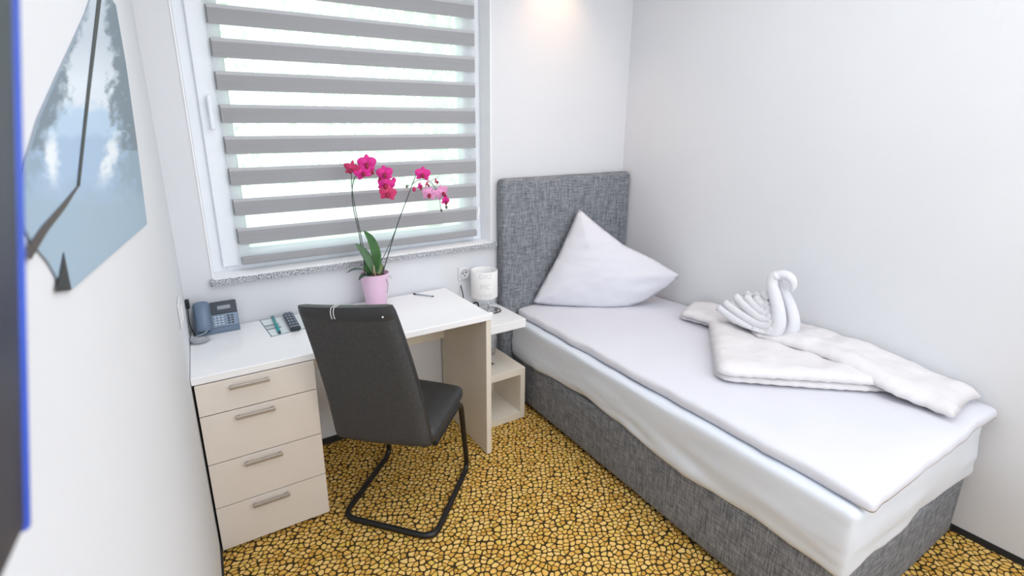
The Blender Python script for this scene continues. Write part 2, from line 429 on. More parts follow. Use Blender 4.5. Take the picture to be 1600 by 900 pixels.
cl = bmesh.new(); box(cl, BX1+.006, BX1+.018, BY-.006, BY+.006, 1.13, 1.17, .003); obj('cord_clip', cl, m_reveal, bc)

# outdoors beyond the window
tr = thing('tree', 'leafy bright green tree seen outside through the striped blind', 'tree', (3.3, 4.6, -1.0))
lv = bmesh.new()
for k in range(9000):
    c = Vector((random.gauss(3.6, 1.5), random.gauss(4.8, .6), random.uniform(.9, 5.4)))
    a = Vector((random.gauss(0, 1), random.gauss(0, .5), random.gauss(0, 1))).normalized(); b = a.cross(Vector((random.gauss(0, .4), 1, random.gauss(0, .4)))).normalized()
    s = random.uniform(.03, .075)
    lv.faces.new([lv.verts.new(c+a*s), lv.verts.new(c+b*s*.5), lv.verts.new(c-a*s), lv.verts.new(c-b*s*.5)])
obj('crown', lv, m_foliage, tr)
tk = bmesh.new(); tube(tk, smooth_path([(3.5, 4.8, -1), (3.45, 4.8, .6), (3.6, 4.85, 2.0), (3.5, 4.8, 4)]), lambda t: .16*(1-.7*t), 10)
obj('trunk', tk, m_bark, tr, smooth=True)
struct('ground', B(-8, 16, .9, 14, -1.05, -1.0), m_lawn)

# ------------------------------------------------------------------ desk
desk = thing('desk', 'glossy white writing desk with drawers standing under the window', 'desk', (.62, -.27, 0))
DX0, DX1, DY0, DY1, DZ = .0015, 1.243, -.512, -.018, .75
obj('desktop', B(DX0, DX1, DY0, DY1, DZ-.028, DZ, .0025), m_furn_top, desk)
sp = obj('side_panel', B(DX1-.03, DX1-.002, DY0+.006, DY1, 0, DZ-.028, .0015), m_furn, desk)
sc = bmesh.new(); tube(sc, [(DX1-.033, DY0+.05, DZ-.06), (DX1-.029, DY0+.05, DZ-.06)], .006, 10); obj('screw_cap', sc, m_alu, sp)
obj('modesty_panel', B(.425, DX1-.03, DY1-.035, DY1-.017, .47, DZ-.028, .001), m_furn, desk)
CXL, CXR, CY = .009, .420, -.498
cc = bmesh.new()
box(cc, CXL, CXL+.016, CY, DY1, .012, DZ-.028); box(cc, CXR-.016, CXR, CY, DY1, .012, DZ-.028)
box(cc, CXL+.016, CXR-.016, CY, DY1, .012, .03); box(cc, CXL+.016, CXR-.016, DY1-.012, DY1, .03, DZ-.028)
obj('pedestal', cc, m_furn, desk)
zz = [DZ-.03, .596, .396, .206, .014]
for i in range(4):
    z1, z0 = zz[i]-.002, zz[i+1]+.002
    d = obj('drawer', B(CXL, CXR, CY-.018, CY-.001, z0, z1, .0015), m_furn_front, desk)
    hz = z1-.026; h = bmesh.new()
    cx = .186+.006*i
    box(h, cx-.068, cx+.068, CY-.040, CY-.032, hz-.007, hz+.007, .002)
    for sx in (-.06, .06): box(h, cx+sx-.004, cx+sx+.004, CY-.034, CY-.017, hz-.005, hz+.005)
    obj('handle', h, m_alu, d)

# ------------------------------------------------------------------ nightstand
ns = thing('nightstand', 'white two-tier nightstand between the desk and the bed', 'nightstand', (1.42, -.16, 0))
NX0, NX1, NY0, NY1 = 1.25, 1.577, -.322, -.016
obj('top_shelf', B(NX0, NX1, NY0, NY1, .552, .60, .002), m_furn_top, ns)
obj('support', B(NX0, NX0+.025, NY0+.06, NY1, .312, .552, .001), m_furn, ns)
cu = bmesh.new()
box(cu, NX0, NX1, NY0, NY1, .272, .312, .0015); box(cu, NX0, NX1, NY0, NY1, .0, .04, .0015)
box(cu, NX0, NX0+.03, NY0, NY1, .04, .272); box(cu, NX1-.03, NX1, NY0, NY1, .04, .272); box(cu, NX0+.03, NX1-.03, NY1-.02, NY1, .04, .272)
obj('cube_shelf', cu, m_furn, ns)
gl = thing('drinking_glass', 'clear drinking glass on the lower nightstand shelf', 'glass', (1.50, -.075, .312))
gb = bmesh.new(); lathe(gb, 1.50, -.075, [(0, .3125), (.030, .3125), (.034, .32), (.037, .41), (.0345, .41), (.031, .322), (0, .32)], 28)
obj('bowl', gb, m_tumbler, gl, smooth=True)
pn = thing('ballpoint_pen', 'small black pen lying on the lower nightstand shelf', 'pen', (1.39, -.18, .312))
pb = bmesh.new(); tube(pb, [(1.34, -.13, .316), (1.445, -.205, .316)], .004, 8); obj('barrel', pb, m_cable_b, pn, smooth=True)
pb = bmesh.new(); tube(pb, [(1.445, -.205, .316), (1.4535, -.211, .316)], lambda t: .0038*(1-.75*t), 8); obj('tip', pb, m_alu, pn)

# table lamp
LX, LY = 1.445, -.105
lp = thing('table_lamp', 'small white drum shade lamp standing on the nightstand', 'lamp', (LX, LY, .60))
b = bmesh.new(); lathe(b, LX+.02, LY-.015, [(0, .6005), (.052, .6005), (.052, .605), (.047, .610), (.012, .613), (0, .613)], 36); obj('base', b, m_chrome, lp, smooth=True, auto=.6)
b = bmesh.new(); tube(b, [(LX+.02, LY-.015, .61), (LX+.012, LY-.01, .70), (LX, LY, .80)], .0045, 10); obj('stem', b, m_chrome, lp, smooth=True)
b = bmesh.new(); lathe(b, LX, LY, [(.073, .692), (.0745, .694), (.0745, .843), (.073, .845), (.0715, .843), (.0715, .694), (.073, .692)], 40); shd = obj('lamp_shade', b, m_shade, lp, smooth=True, auto=.7)
b = bmesh.new()
for a in (0, 2*PI/3, 4*PI/3): tube(b, [(LX, LY, .80), (LX+.072*math.cos(a), LY+.072*math.sin(a), .80)], .0015, 5)
obj('spider', b, m_chrome, lp)
b = bmesh.new(); lathe(b, LX, LY, [(0, .775), (.014, .775), (.022, .745), (.018, .725), (0, .715)], 16); obj('bulb', b, m_shade, lp, smooth=True)
def lettering(s, size, x, y, z, rad, ang, name, parent, m):
    "raised words bent round the drum"
    cu_ = bpy.data.curves.new('lettering', 'FONT'); cu_.body = s; cu_.size = size; cu_.align_x = 'CENTER'
    t = bpy.data.objects.new('lettering_source', cu_); C.objects.link(t)
    dg = bpy.context.evaluated_depsgraph_get(); dg.update(); me = bpy.data.meshes.new_from_object(t.evaluated_get(dg)); bpy.data.objects.remove(t)
    bm = bmesh.new(); bm.from_mesh(me); bmesh.ops.triangulate(bm, faces=bm.faces[:]); bmesh.ops.subdivide_edges(bm, edges=bm.edges[:], cuts=1)
    for v in bm.verts:
        a = ang + v.co.x/rad
        v.co = (x+rad*math.cos(a), y+rad*math.sin(a), z+v.co.y)
    return obj(name, bm, m, parent)
ca = math.atan2(CAM.y-LY, CAM.x-LX)
for s, sz_, z in (('DXZ', .034, .812), ('MC', .040, .752), ('VXO', .034, .702)):
    lettering(s, sz_, LX, LY, z, .0752, ca+.1, 'lettering', shd, m_shade_txt)
b = bmesh.new(); tube(b, smooth_path([(1.345, -.012, .745), (1.338, -.05, .70), (1.325, -.075, .63), (1.35, -.07, .607), (1.40, -.06, .606), (1.43, -.085, .607), (LX, LY-.01, .607)]), .0032, 7)
for k in range(1): tube(b, smooth_path([(1.40, -.045, .607), (1.418, -.03, .63), (1.437, -.04, .632), (1.43, -.06, .61), (1.40, -.06, .607)]), .005, 7)
obj('cord', b, m_cable_b, lp, smooth=True)
b = bmesh.new(); tube(b, smooth_path([(LX+.02, LY-.068, .605), (LX+.068, LY-.06, .606), (LX+.085, LY-.02, .606), (LX+.06, LY+.03, .606)]), .003, 7); obj('flex', b, m_cable_b, lp, smooth=True)

# wall sockets
so = thing('wall_socket', 'round white power socket on the wall below the window sill', 'socket', (1.372, 0, .811))
b = bmesh.new(); box(b, 1.335, 1.412, -.007, -.0005, .772, .85, .004); obj('plate', b, m_socket, so)
b = bmesh.new()
for k in range(28): pass
lathe(b, 0, 0, [(0, .001), (.022, .001), (.026, .007), (.029, .007), (.029, .0)], 30)
for v in b.verts: v.co = Vector((1.372+v.co.x, -.007-v.co.z, .811+v.co.y))
cup = obj('cup', b, m_socket, so, smooth=True)
b = bmesh.new()
for dx, dz in ((-.010, .002), (.010, .004), (.001, -.014)): tube(b, [(1.372+dx, -.0075, .811+dz), (1.372+dx, -.0095, .811+dz)], .0042, 10)
obj('contact_hole', b, m_hole, cup)
sk = thing('wall_socket', 'flat white socket plate on the left wall beside the telephone', 'socket', (0, -.42, .98))
obj('plate', B(.0005, .008, -.50, -.38, .93, 1.02, .003), m_socket, sk)
obj('rocker', B(.008, .0105, -.475, -.405, .95, 1.0, .002), m_shade, sk)

# ------------------------------------------------------------------ telephone
ph = thing('desk_telephone', 'slate blue corded desk telephone on the left end of the desk', 'telephone', (.105, -.06, .75))
PW0, PW1 = .024, .196
def ph_pt(s, t, h):   # s across, t up the sloped face 0..1, h off the face
    a = Vector((0, -.088, .772)); c = Vector((0, -.026, .872)); d = c-a; n = Vector((0, -d.z, d.y)).normalized()
    p = a + d*t + n*h; return Vector((PW0+(PW1-PW0)*s, p.y, p.z))
def slab(bm, s0, s1, t0, t1, h0, h1, bev=.001):
    vs = [bm.verts.new(ph_pt(s, t, h)) for s in (s0, s1) for t in (t0, t1) for h in (h0, h1)]
    fs = [bm.faces.new([vs[i] for i in f]) for f in ((0, 1, 3, 2), (4, 6, 7, 5), (0, 4, 5, 1), (2, 3, 7, 6), (0, 2, 6, 4), (1, 5, 7, 3))]
    if bev: bmesh.ops.bevel(bm, geom=list({e for f in fs for e in f.edges}), offset=bev, segments=2, affect='EDGES')
    return bm
b = bmesh.new()
prof = [(-.096, .7505), (-.096, .764), (-.088, .772), (-.026, .872), (-.02, .868), (-.02, .7505)]
L_ = [b.verts.new((PW0, y, z)) for y, z in prof]; R2 = [b.verts.new((PW1, y, z)) for y, z in prof]
b.faces.new(L_); b.faces.new(R2)
for i in range(6): b.faces.new((L_[i], L_[(i+1) % 6], R2[(i+1) % 6], R2[i]))
bmesh.ops.bevel(b, geom=b.edges[:], offset=.002, segments=2, affect='EDGES')
obj('body', b, m_phone, ph)
b = bmesh.new(); slab(b, .40, .985, .03, .50, .0005, .004); obj('keypad_face', b, m_phone_l, ph)
b = bmesh.new(); slab(b, .40, .985, .52, .995, .0005, .005); dp = obj('display_panel', b, m_phone_d, ph)
b = bmesh.new(); slab(b, .55, .85, .68, .82, .005, .0058, 0); obj('screen', b, m_lcd, dp)
for i in range(4):
    for j in range(5):
        s = .47+j*.085+(.05 if j > 2 else 0); t = .12+i*.095
        b = bmesh.new(); slab(b, s-.027, s+.027, t-.024, t+.022, .003, .0075, .0008)
        obj('key', b, m_key if j < 3 else m_phone_d, ph)
b = bmesh.new()
hp = [ph_pt(.20, t, h) for t, h in ((-.02, .014), (.1, .022), (.3, .03), (.55, .032), (.8, .027), (.97, .018))]
tube(b, smooth_path(hp, 5), lambda t: .026+.004*abs(2*t-1), 14, flat=.55, side=(ph_pt(0, 0, 1)-ph_pt(0, 0, 0)))
hs = obj('handset', b, m_phone, ph, smooth=True)
b = bmesh.new(); slab(b, .06, .34, -.06, .14, -.001, .03, .006); obj('mouthpiece', b, m_phone_d, hs)
cc_ = bmesh.new(); path = []
for k in range(420):
    t = k/419; a = -.5 + t*3.9
    c = Vector((.038+.030*math.cos(-a-PI*.1), -.150+.036*math.sin(-a-PI*.1), .759+.004*t))
    th = t*44*2*PI; rad = Vector((math.cos(-a-PI*.1), math.sin(-a-PI*.1), 0))
    path.append(c + rad*math.cos(th)*.0066 + Vector((0, 0, 1))*math.sin(th)*.0066)
tube(cc_, path, .0017, 5); tube(cc_, smooth_path([path[-1], (.035, -.13, .768), (.06, -.125, .775), (.075, -.105, .782)]), .0022, 6)
obj('coiled_cord', cc_, m_cable_g, ph, smooth=True)
pc = thing('telephone_cable', 'black telephone plug and cable in the corner left of the telephone', 'cable', (.012, -.03, .8))
b = bmesh.new(); box(b, .002, .017, -.034, -.014, .862, .902, .003); obj('plug', b, m_cable_b, pc)
b = bmesh.new(); tube(b, smooth_path([(.009, -.024, .864), (.006, -.03, .83), (.008, -.05, .79), (.020, -.085, .7545), (.026, -.075, .7535), (.018, -.05, .7535), (.028, -.03, .7535)]), .0022, 7); obj('lead', b, m_cable_b, pc, smooth=True)

# leaflet, teal pen, remote control, white pen
def flat_quad(name, pts, z, th, m, parent):
    b = bmesh.new(); lo = [b.verts.new((p[0], p[1], z)) for p in pts]; hi = [b.verts.new((p[0], p[1], z+th)) for p in pts]
    b.faces.new(lo); b.faces.new(hi)
    for i in range(len(pts)): b.faces.new((lo[i], lo[(i+1) % len(pts)], hi[(i+1) % len(pts)], hi[i]))
    return obj(name, b, m, parent)
lf = thing('leaflet', 'white printed leaflet lying flat on the desk under the remote control', 'leaflet', (.38, -.13, .75))
q = [(.300, -.030), (.312, -.238), (.505, -.238), (.493, -.030)]
q = [at(404, 498, 2, .75), at(424, 527, 2, .75), at(490, 511, 2, .75), at(462, 486, 2, .75)]
q = [(p.x, min(p.y, -.022)) for p in q]
flat_quad('sheet', q, .7502, .0012, m_paper, lf)
def lerp2(s, t):  # on the leaflet
    a = Vector(q[0]).lerp(Vector(q[3]), s); c = Vector(q[1]).lerp(Vector(q[2]), s); return a.lerp(c, t)
b = bmesh.new()
for (s0, s1, t0, t1) in ((.02, .36, .36, .43), (.02, .36, .47, .50), (.02, .36, .56, .63)):
    vs = [b.verts.new((*lerp2(s, t), .7516)) for s, t in ((s0, t0), (s1, t0), (s1, t1), (s0, t1))]; b.faces.new(vs)
obj('printed_band', b, m_print, lf)
b = bmesh.new()
for (s0, s1, t0, t1) in ((0, .025, 0, 1), (0, 1, .965, 1), (0, 1, 0, .02)):
    b.faces.new([b.verts.new((*lerp2(s, t), .7515)) for s, t in ((s0, t0), (s1, t0), (s1, t1), (s0, t1))])
obj('border', b, mat('grey_green_border', srgb(140, 152, 156), .6), lf)
pt = thing('teal_pen', 'flat teal pen lying across the leaflet beside the remote control', 'pen', (.37, -.12, .7515))
a_, c_ = at(424, 491, 2, .757), at(437, 520, 2, .757); a_.y = min(a_.y, -.015)
b = bmesh.new(); tube(b, [a_.lerp(c_, .04), a_.lerp(c_, .95)], .0066, 10, flat=.75, side=(0, 0, 1)); obj('barrel', b, m_teal, pt, smooth=True)
for e0, e1 in ((a_, a_.lerp(c_, .04)), (a_.lerp(c_, .95), c_)):
    b = bmesh.new(); tube(b, [e0, e1], .0062, 10, flat=.75, side=(0, 0, 1)); obj('end_cap', b, m_teal_d, pt)
rc = thing('remote_control', 'dark remote control lying on the white leaflet', 'remote control', (.41, -.1, .7515))
ra, rb_ = at(447, 488, 2, .757), at(459, 510, 2, .757)
rd = (rb_-ra); rd.z = 0; rd.normalize(); rn = Vector((-rd.y, rd.x, 0))
ra = ra.lerp(rb_, .0); Lr = (rb_-ra).length; ra.y = min(ra.y, -.03)
def rpt(u, w, z): p = ra + rd*u + rn*w; return Vector((p.x, p.y, z))
def rbx(b, u0, u1, w0, w1, z0, z1, bev):
    vs = [b.verts.new(rpt(u, w, z)) for u in (u0, u1) for w in (w0, w1) for z in (z0, z1)]
    fs = [b.faces.new([vs[i] for i in f]) for f in ((0, 1, 3, 2), (4, 6, 7, 5), (0, 4, 5, 1), (2, 3, 7, 6), (0, 2, 6, 4), (1, 5, 7, 3))]
    if bev: bmesh.ops.bevel(b, geom=list({e for f in fs for e in f.edges}), offset=bev, segments=3, affect='EDGES')
b = bmesh.new(); rbx(b, 0, Lr+.012, -.022, .022, .7518, .772, .005); obj('casing', b, m_rem, rc)
for i in range(5):
    for j in range(3):
        b = bmesh.new(); u = .018+i*(Lr-.03)/5; w = -.0135+.0135*j; rbx(b, u, u+.011, w-.004, w+.004, .771, .7745, .001); obj('button', b, m_rem_key, rc)
b = bmesh.new(); rbx(b, Lr-.008, Lr-.002, -.02, .02, .7715, .773, 0); obj('trim_strip', b, m_rem_key, rc)
wp = thing('white_pen', 'slim white and black pen lying near the back of the desk', 'pen', (1.09, -.07, .75))
a_, c_ = at(646, 459, 2, .7545), at(678, 463, 2, .7545)
b = bmesh.new(); tube(b, [a_.lerp(c_, .12), a_.lerp(c_, .9)], .0036, 8); obj('barrel', b, mat('pale_grey_plastic', srgb(170, 176, 188), .4), wp, smooth=True)
b = bmesh.new(); tube(b, [a_, a_.lerp(c_, .12)], .004, 8); obj('cap', b, m_cable_b, wp)
b = bmesh.new(); tube(b, [a_.lerp(c_, .9), c_], lambda t: .0036*(1-.5*t), 8); obj('tip', b, m_cable_b, wp)

# ------------------------------------------------------------------ orchid
OX, OY = .812, -.125
orc = thing('potted_orchid', 'magenta orchid with two flower stems in a pale pink pot on the desk', 'potted plant', (OX, OY, .75))
b = bmesh.new(); lathe(b, OX, OY, [(0, .7505), (.044, .7505), (.048, .753), (.068, .905), (.070, .925), (.0665, .926), (.064, .905), (.05, .86), (0, .86)], 36); obj('pot', b, m_pot, orc, smooth=True, auto=.9)
b = bmesh.new(); lathe(b, OX, OY, [(.0635, .905), (.05, .914), (.02, .918), (0, .916)], 24)
for v in b.verts: v.co.z += .006*fbm(v.co, 60)
obj('bark_mix', b, m_soil, orc)
def opt(px, py, dy=0): return at(px, py, 1, OY+dy)
def leaf(path, wid, m, cup=.25, twist=(0, -1, .15)):
    b = bmesh.new(); P = smooth_path(path, 6); n = len(P); rows = []
    nrm = Vector(twist)
    for i, p in enumerate(P):
        t = i/(n-1); d = (P[min(i+1, n-1)]-P[max(0, i-1)]).normalized(); s = d.cross(nrm).normalized(); u = s.cross(d)
        w = wid*(math.sin(PI*min(1, .12+.88*t)**.8))**.7 if t < .999 else 0.0005
        rows.append([b.verts.new(p + s*w*k + u*w*cup*(abs(k)-.5)) for k in (-1, -.5, 0, .5, 1)])
    for A, D in zip(rows, rows[1:]):
        for k in range(4): b.faces.new((A[k], A[k+1], D[k+1], D[k]))
    bmesh.ops.solidify(b, geom=b.faces[:], thickness=.0015)
    return obj('leaf', b, m, orc, smooth=True)
leaf([opt(586, 425), opt(588, 400, -.02), opt(580, 375, .0), opt(568, 360, .02)], .024, m_leaf)
leaf([opt(584, 426, -.02), opt(577, 408, -.04), opt(567, 392, -.05), opt(555, 380, -.05)], .021, mat('mid_leaf_green', srgb(126, 160, 124), .4, var=.15, scale=22))
leaf([opt(580, 430, -.02), opt(573, 420, -.03), opt(571, 410, -.03)], .012, m_leaf)
leaf([opt(580, 429, -.02), opt(566, 421, -.05), opt(552, 421, -.06), opt(541, 427, -.07)], .008, m_leaf2, twist=(0, -.4, 1))
leaf([opt(582, 430, -.02), opt(568, 430, -.06), opt(560, 438, -.075)], .012, m_leaf2, twist=(0, -.5, 1))
leaf([opt(590, 428, .0), opt(596, 418, .01), opt(594, 410, .01)], .013, mat('young_leaf', srgb(170, 190, 140), .45, var=.1))
def stem(pts, r=.0026, name='flower_stem', m=m_stem):
    b = bmesh.new(); tube(b, smooth_path(pts, 7), lambda t: r*(1-.35*t), 7); return obj(name, b, m, orc, smooth=True)
stem([opt(570, 432), opt(567, 385), opt(557, 335), opt(550, 295, -.005), opt(549, 268, -.01)])
stem([opt(578, 430), opt(567, 400), opt(561, 365), opt(551, 318), opt(551, 290), opt(557, 274, -.008), opt(572, 266, -.008), opt(588, 267), opt(598, 280), opt(604, 300)])
stem([opt(597, 430), opt(609, 390), opt(622, 348), opt(640, 300), opt(653, 265)], .003)
stem([opt(590, 420), opt(602, 396), opt(613, 372), opt(622, 348)], .0022)
stem([opt(643, 288), opt(655, 281), opt(669, 282), opt(680, 293), opt(686, 305), opt(688.5, 327)], .0018)
stem([opt(641, 292), opt(637, 289), opt(636, 291)], .0014)
stem([opt(673, 283), opt(680, 279), opt(686, 276)], .0014)
stem([opt(584, 428, -.05), opt(584, 415, -.055), opt(587, 431, -.07)], .0022, 'aerial_root', m_root)
stem([opt(602, 432, -.05), opt(606, 445, -.07), opt(605, 458, -.07)], .0014, 'aerial_root', m_stem)
stem([opt(575, 428), opt(562, 411, -.02), opt(549, 411, -.02), opt(543, 414, -.02)], .001, 'aerial_root', m_stem)
stem([opt(604, 434, -.04), opt(610, 431, -.05), opt(612, 436, -.05)], .001, 'aerial_root', m_stem)
def flower(px, py, rpx, m, dy=-.012, rot=0, face=(-.35, -1, .05), squash=1):
    c = opt(px, py, dy); r = rpx/FPX*2.35
    n = Vector(face).normalized(); up = (Vector((0, 0, 1))-n*n.z).normalized(); s = up.cross(n)
    up, s = up*math.cos(rot)+s*math.sin(rot), s*math.cos(rot)-up*math.sin(rot)
    b = bmesh.new()
    def petal(a, ln, wd, tilt, h):
        d = up*math.cos(a)+s*math.sin(a); e = s*math.cos(a)-up*math.sin(a); rows = []
        for i in range(7):
            t = i/6; w = wd*math.sin(PI*min(.96, .10+.86*t)**.85)**.6
            rows.append([b.verts.new(c + (d*ln*t)*1 + e*w*k*squash + n*(h + tilt*t*ln - .25*w*abs(k)**2 - .12*ln*t*t)) for k in (-1, -.5, 0, .5, 1)])
        for A, D in zip(rows, rows[1:]):
            for k in range(4): b.faces.new((A[k], A[k+1], D[k+1], D[k]))
    for a in (0, 2.25, -2.25): petal(a, r*.98, r*.34, .05, 0)
    for a in (1.25, -1.25): petal(a, r*1.05, r*.55, .12, r*.06)
    f = obj('flower', b, m, orc, smooth=True)
    l = bmesh.new()
    lp_ = smooth_path([c+n*r*.12, c+n*r*.34-up*r*.12, c+n*r*.42-up*r*.38, c+n*r*.3-up*r*.5], 3)
    tube(l, lp_, lambda t: r*(.12+.1*math.sin(PI*t)), 7); obj('lip', l, m_lip, f, smooth=True)
    l = bmesh.new(); tube(l, [c+n*r*.05, c+n*r*.28-up*r*.04], r*.09, 7); obj('column', l, m_lip_white, f, smooth=True)
flower(549.7, 263.6, 12, m_petal_rose, rot=.2, face=(-.7, -1, -.1), squash=.8)
flower(573.3, 255.6, 13.5, m_petal, dy=-.02); flower(567, 269, 12.5, m_petal, dy=-.03, rot=-.3)
flower(580.6, 268, 7.5, m_petal_rose, rot=.5, face=(.9, -1, -.3), squash=.6)
flower(600.9, 271, 12.5, m_petal, rot=-.1); flower(603, 288, 13, m_petal, rot=.3, dy=-.012); flower(606, 302, 13, m_petal_rose, rot=.15, dy=-.03)
flower(660.5, 272, 12, m_petal, rot=.1); flower(656, 291, 8.5, m_petal, rot=.4, face=(.8, -1, -.3), squash=.6)
flower(667, 288, 7, m_petal_rose, rot=-.4, face=(.9, -1, -.2), squash=.6)
flower(671, 303, 11.5, m_petal_pale, rot=.2); flower(690.5, 301, 13, m_petal_pale, rot=-.2, face=(.3, -1, 0)); flower(696, 314, 9, m_petal, rot=.4, dy=-.03, face=(.4, -1, -.2))
flower(682, 284, 6.5, m_petal_rose, rot=.7, face=(.9, -1, .3), squash=.6)
for px, py, r, m in ((615.5, 281.6, 4, m_petal), (647, 295.7, 3.6, m_petal_rose), (635.7, 291.5, 2.3, m_bud), (697.5, 323.8, 2.8, m_bud), (689.7, 329, 2.3, m_bud), (594, 279.5, 2.4, m_lip)):
    b = bmesh.new(); bmesh.ops.create_icosphere(b, subdivisions=2, radius=r/FPX*2.35)
    c = opt(px, py, -.005)
    for v in b.verts: v.co = Vector((v.co.x*.85, v.co.y*.85, v.co.z*1.15)) + c
    obj('bud', b, m, orc, smooth=True)

# ------------------------------------------------------------------ chair (faces the far right corner)
chr_ = thing('office_chair', 'black leatherette cantilever chair pulled up at the white desk', 'chair', (.78, -.5625, 0))
CF = Vector((.722, .692, 0)); CR = Vector((.692, -.722, 0)); CC = Vector((.775, -.555, 0))
def cp(a, s, z): return CC + CF*a + CR*s + Vector((0, 0, z))
# backrest: a padded slab on a curved centre line, tapering upwards
def back_pt(t, s, h):   # t 0 bottom..1 top, s -1..1, h thickness offset (+ towards the seat)
    a = -.215-.045*math.sin(PI*min(1, t*1.2)*.5) - .135*t*t - .02*t; z = .415+.60*t+.015*(s-1)*(1-t)+.015*(s+1)*t
    half = .2055-.033*t**1.4; sh = -.0075
    return cp(a+h+.012*(s*s), s*half+sh, z)
b = bmesh.new(); rows = []
nt_, ns_ = 26, 16
def thick(t, s): 
    e = min(1, (1-abs(s))/.10); f = min(1, min(t, 1-t)/.05); return .032*math.sqrt(max(0, 1-(1-e)**2)*.85+.15)*math.sqrt(max(0, 1-(1-f)**2)*.8+.2)
for sgn in (1, -1):
    g_ = [[b.verts.new(back_pt(i/nt_, -1+2*j/ns_, sgn*thick(i/nt_, -1+2*j/ns_))) for j in range(ns_+1)] for i in range(nt_+1)]; rows.append(g_)
    for i in range(nt_):
        for j in range(ns_): b.faces.new((g_[i][j], g_[i][j+1], g_[i+1][j+1], g_[i+1][j])).material_index = 0 if sgn == 1 or i >= nt_-2 else 1
A, D = rows
for i in range(nt_):
    for j in (0, ns_): b.faces.new((A[i][j], A[i+1][j], D[i+1][j], D[i][j]))
for j in range(ns_):
    for i in (0, nt_): b.faces.new((A[i][j], A[i][j+1], D[i][j+1], D[i][j])).material_index = 0
bk = obj('backrest', b, [m_leather, m_leather_back], chr_, smooth=True, auto=.9)
b = bmesh.new()
for s in (-.17, -.11): tube(b, [back_pt(1, s, .012)+Vector((0, 0, .0005))]+[back_pt(t, s, -thick(t, s)-.0004) for t in (1, .995, .985, .97, .955, .94)], .0015, 5)
obj('stitching', b, m_thread, bk)
b = bmesh.new(); p = back_pt(.95, .86, -.034); bmesh.ops.create_icosphere(b, subdivisions=1, radius=.0035)
for v in b.verts: v.co += p
obj('tag', b, m_thread, bk)
def seat_fn(p, d):
    a, s, z = p.x, p.y, p.z
    z += .008*(1-(s/.22)**2)*(1 if z > .45 else .2) + .02*(a+.2)*.3 - .03*max(0, a-.10)**2*10
    return cp(a, s*(1-.02*a), z)
b = rbox(-.21, .165, -.215, .215, .415, .478, .028, 10, 12, 2, seat_fn); obj('seat', b, m_leather, chr_, smooth=True)
b = bmesh.new()
z0 = .0125; fa, ra_ = .215, -.235; sw_ = .205
def corner(p0, p1, p2, r, n=6):
    a = p1+(p0-p1).normalized()*r; c = p1+(p2-p1).normalized()*r
    return [a*(1-t)**2+p1*2*t*(1-t)+c*t*t for t in (k/n for k in range(n+1))]
raw = [cp(-.19, -sw_, .415), cp(.13, -sw_, .43), cp(fa, -sw_, z0), cp(ra_, -sw_, z0), cp(ra_, sw_, z0), cp(fa, sw_, z0), cp(.13, sw_, .43), cp(-.19, sw_, .415)]
raw[1].z = raw[6].z = .418
pth = [raw[0]]
for i in range(1, 7): pth += corner(raw[i-1], raw[i], raw[i+1], .06)
pth.append(raw[7])
tube(b, pth, .0125, 12); obj('frame', b, m_tube, chr_, smooth=True, auto=1)

# ------------------------------------------------------------------ bed
bed = thing('bed', 'grey upholstered single box spring bed with tall headboard along the right wall', 'bed', (2.06, -.95, 0))
BX, BXR, BYF = 1.612, 2.522, -1.857
def flare(p):   # the bed stands very slightly askew: its open side runs a little wider at the foot
    x = p.x; k = max(0, min(1.05, 1-(x-BX)/(BXR-BX)))
    return Vector((x + k*(.036-.063*max(0, min(1, (-p.y-.2)/1.66))), p.y, p.z))
def wob(p, d): return flare(p + d*.002*fbm(p, 5))
obj('base', rbox(BX, BXR, BYF, -.088, .022, .305, .018, 6, 12, 4, wob), m_bedfab, bed, smooth=True)
for x, y in ((BX+.08, BYF+.08), (BXR-.08, BYF+.08), (BX+.08, -.2), (BXR-.08, -.2)):
    b = bmesh.new(); lathe(b, x, y, [(0, 0), (.025, 0), (.025, .03), (0, .03)], 14); obj('foot', b, m_tube, bed)
def hb_fn(p, d): return p + Vector((0, -1, 0))*(.004 if d.y < 0 else 0) + d*.002*fbm(p, 6)
obj('headboard', rbox(1.586, 2.563, -.083, -.003, .0, 1.33, .026, 10, 3, 12, hb_fn), m_bedfab, bed, smooth=True)

HEM = [(-.05, .285), (-.25, .285), (-.448, .306), (-.672, .322), (-.99, .318), (-1.27, .287), (-1.53, .300), (-1.72, .303), (-1.9, .300)]
def hem(y):   # lower edge of the fitted sheet along the open side
    for (a, u), (c, v_) in zip(HEM, HEM[1:]):
        if y >= c or c == HEM[-1][0]:
            t = max(0, min(1, (a-y)/(a-c))); t = t*t*(3-2*t); return u+(v_-u)*t
def mat_fn(p, d):
    q = p.copy(); k = min(1, max(0, (.515-p.z)/.2))
    if p.z < .40: q.z = p.z + (hem(p.y)-.292)*(.40-p.z)/.115 if p.x < BX+.2 else p.z
    f = fbm((p.y*.9+p.z*2.2, p.z*3-p.y*1.1, p.x), 2.2)
    return flare(q + d*(.018*f*k+.003*k)) + Vector((0, 0, -.004*abs(fbm(p, 3))))*(1 if d.z > .5 else 0)
ms = thing('mattress', 'mattress in a white fitted sheet on the grey bed base', 'mattress', (2.06, -.95, .3))
obj('fitted_sheet', rbox(BX-.010, BXR+.006, BYF-.006, -.09, .288, .523, .024, 16, 44, 12, mat_fn), m_sheet_fit, ms, smooth=True)
tp = bmesh.new(); TX0, TX1, TY0, TY1 = 1.640, 2.556, -1.882, -.088
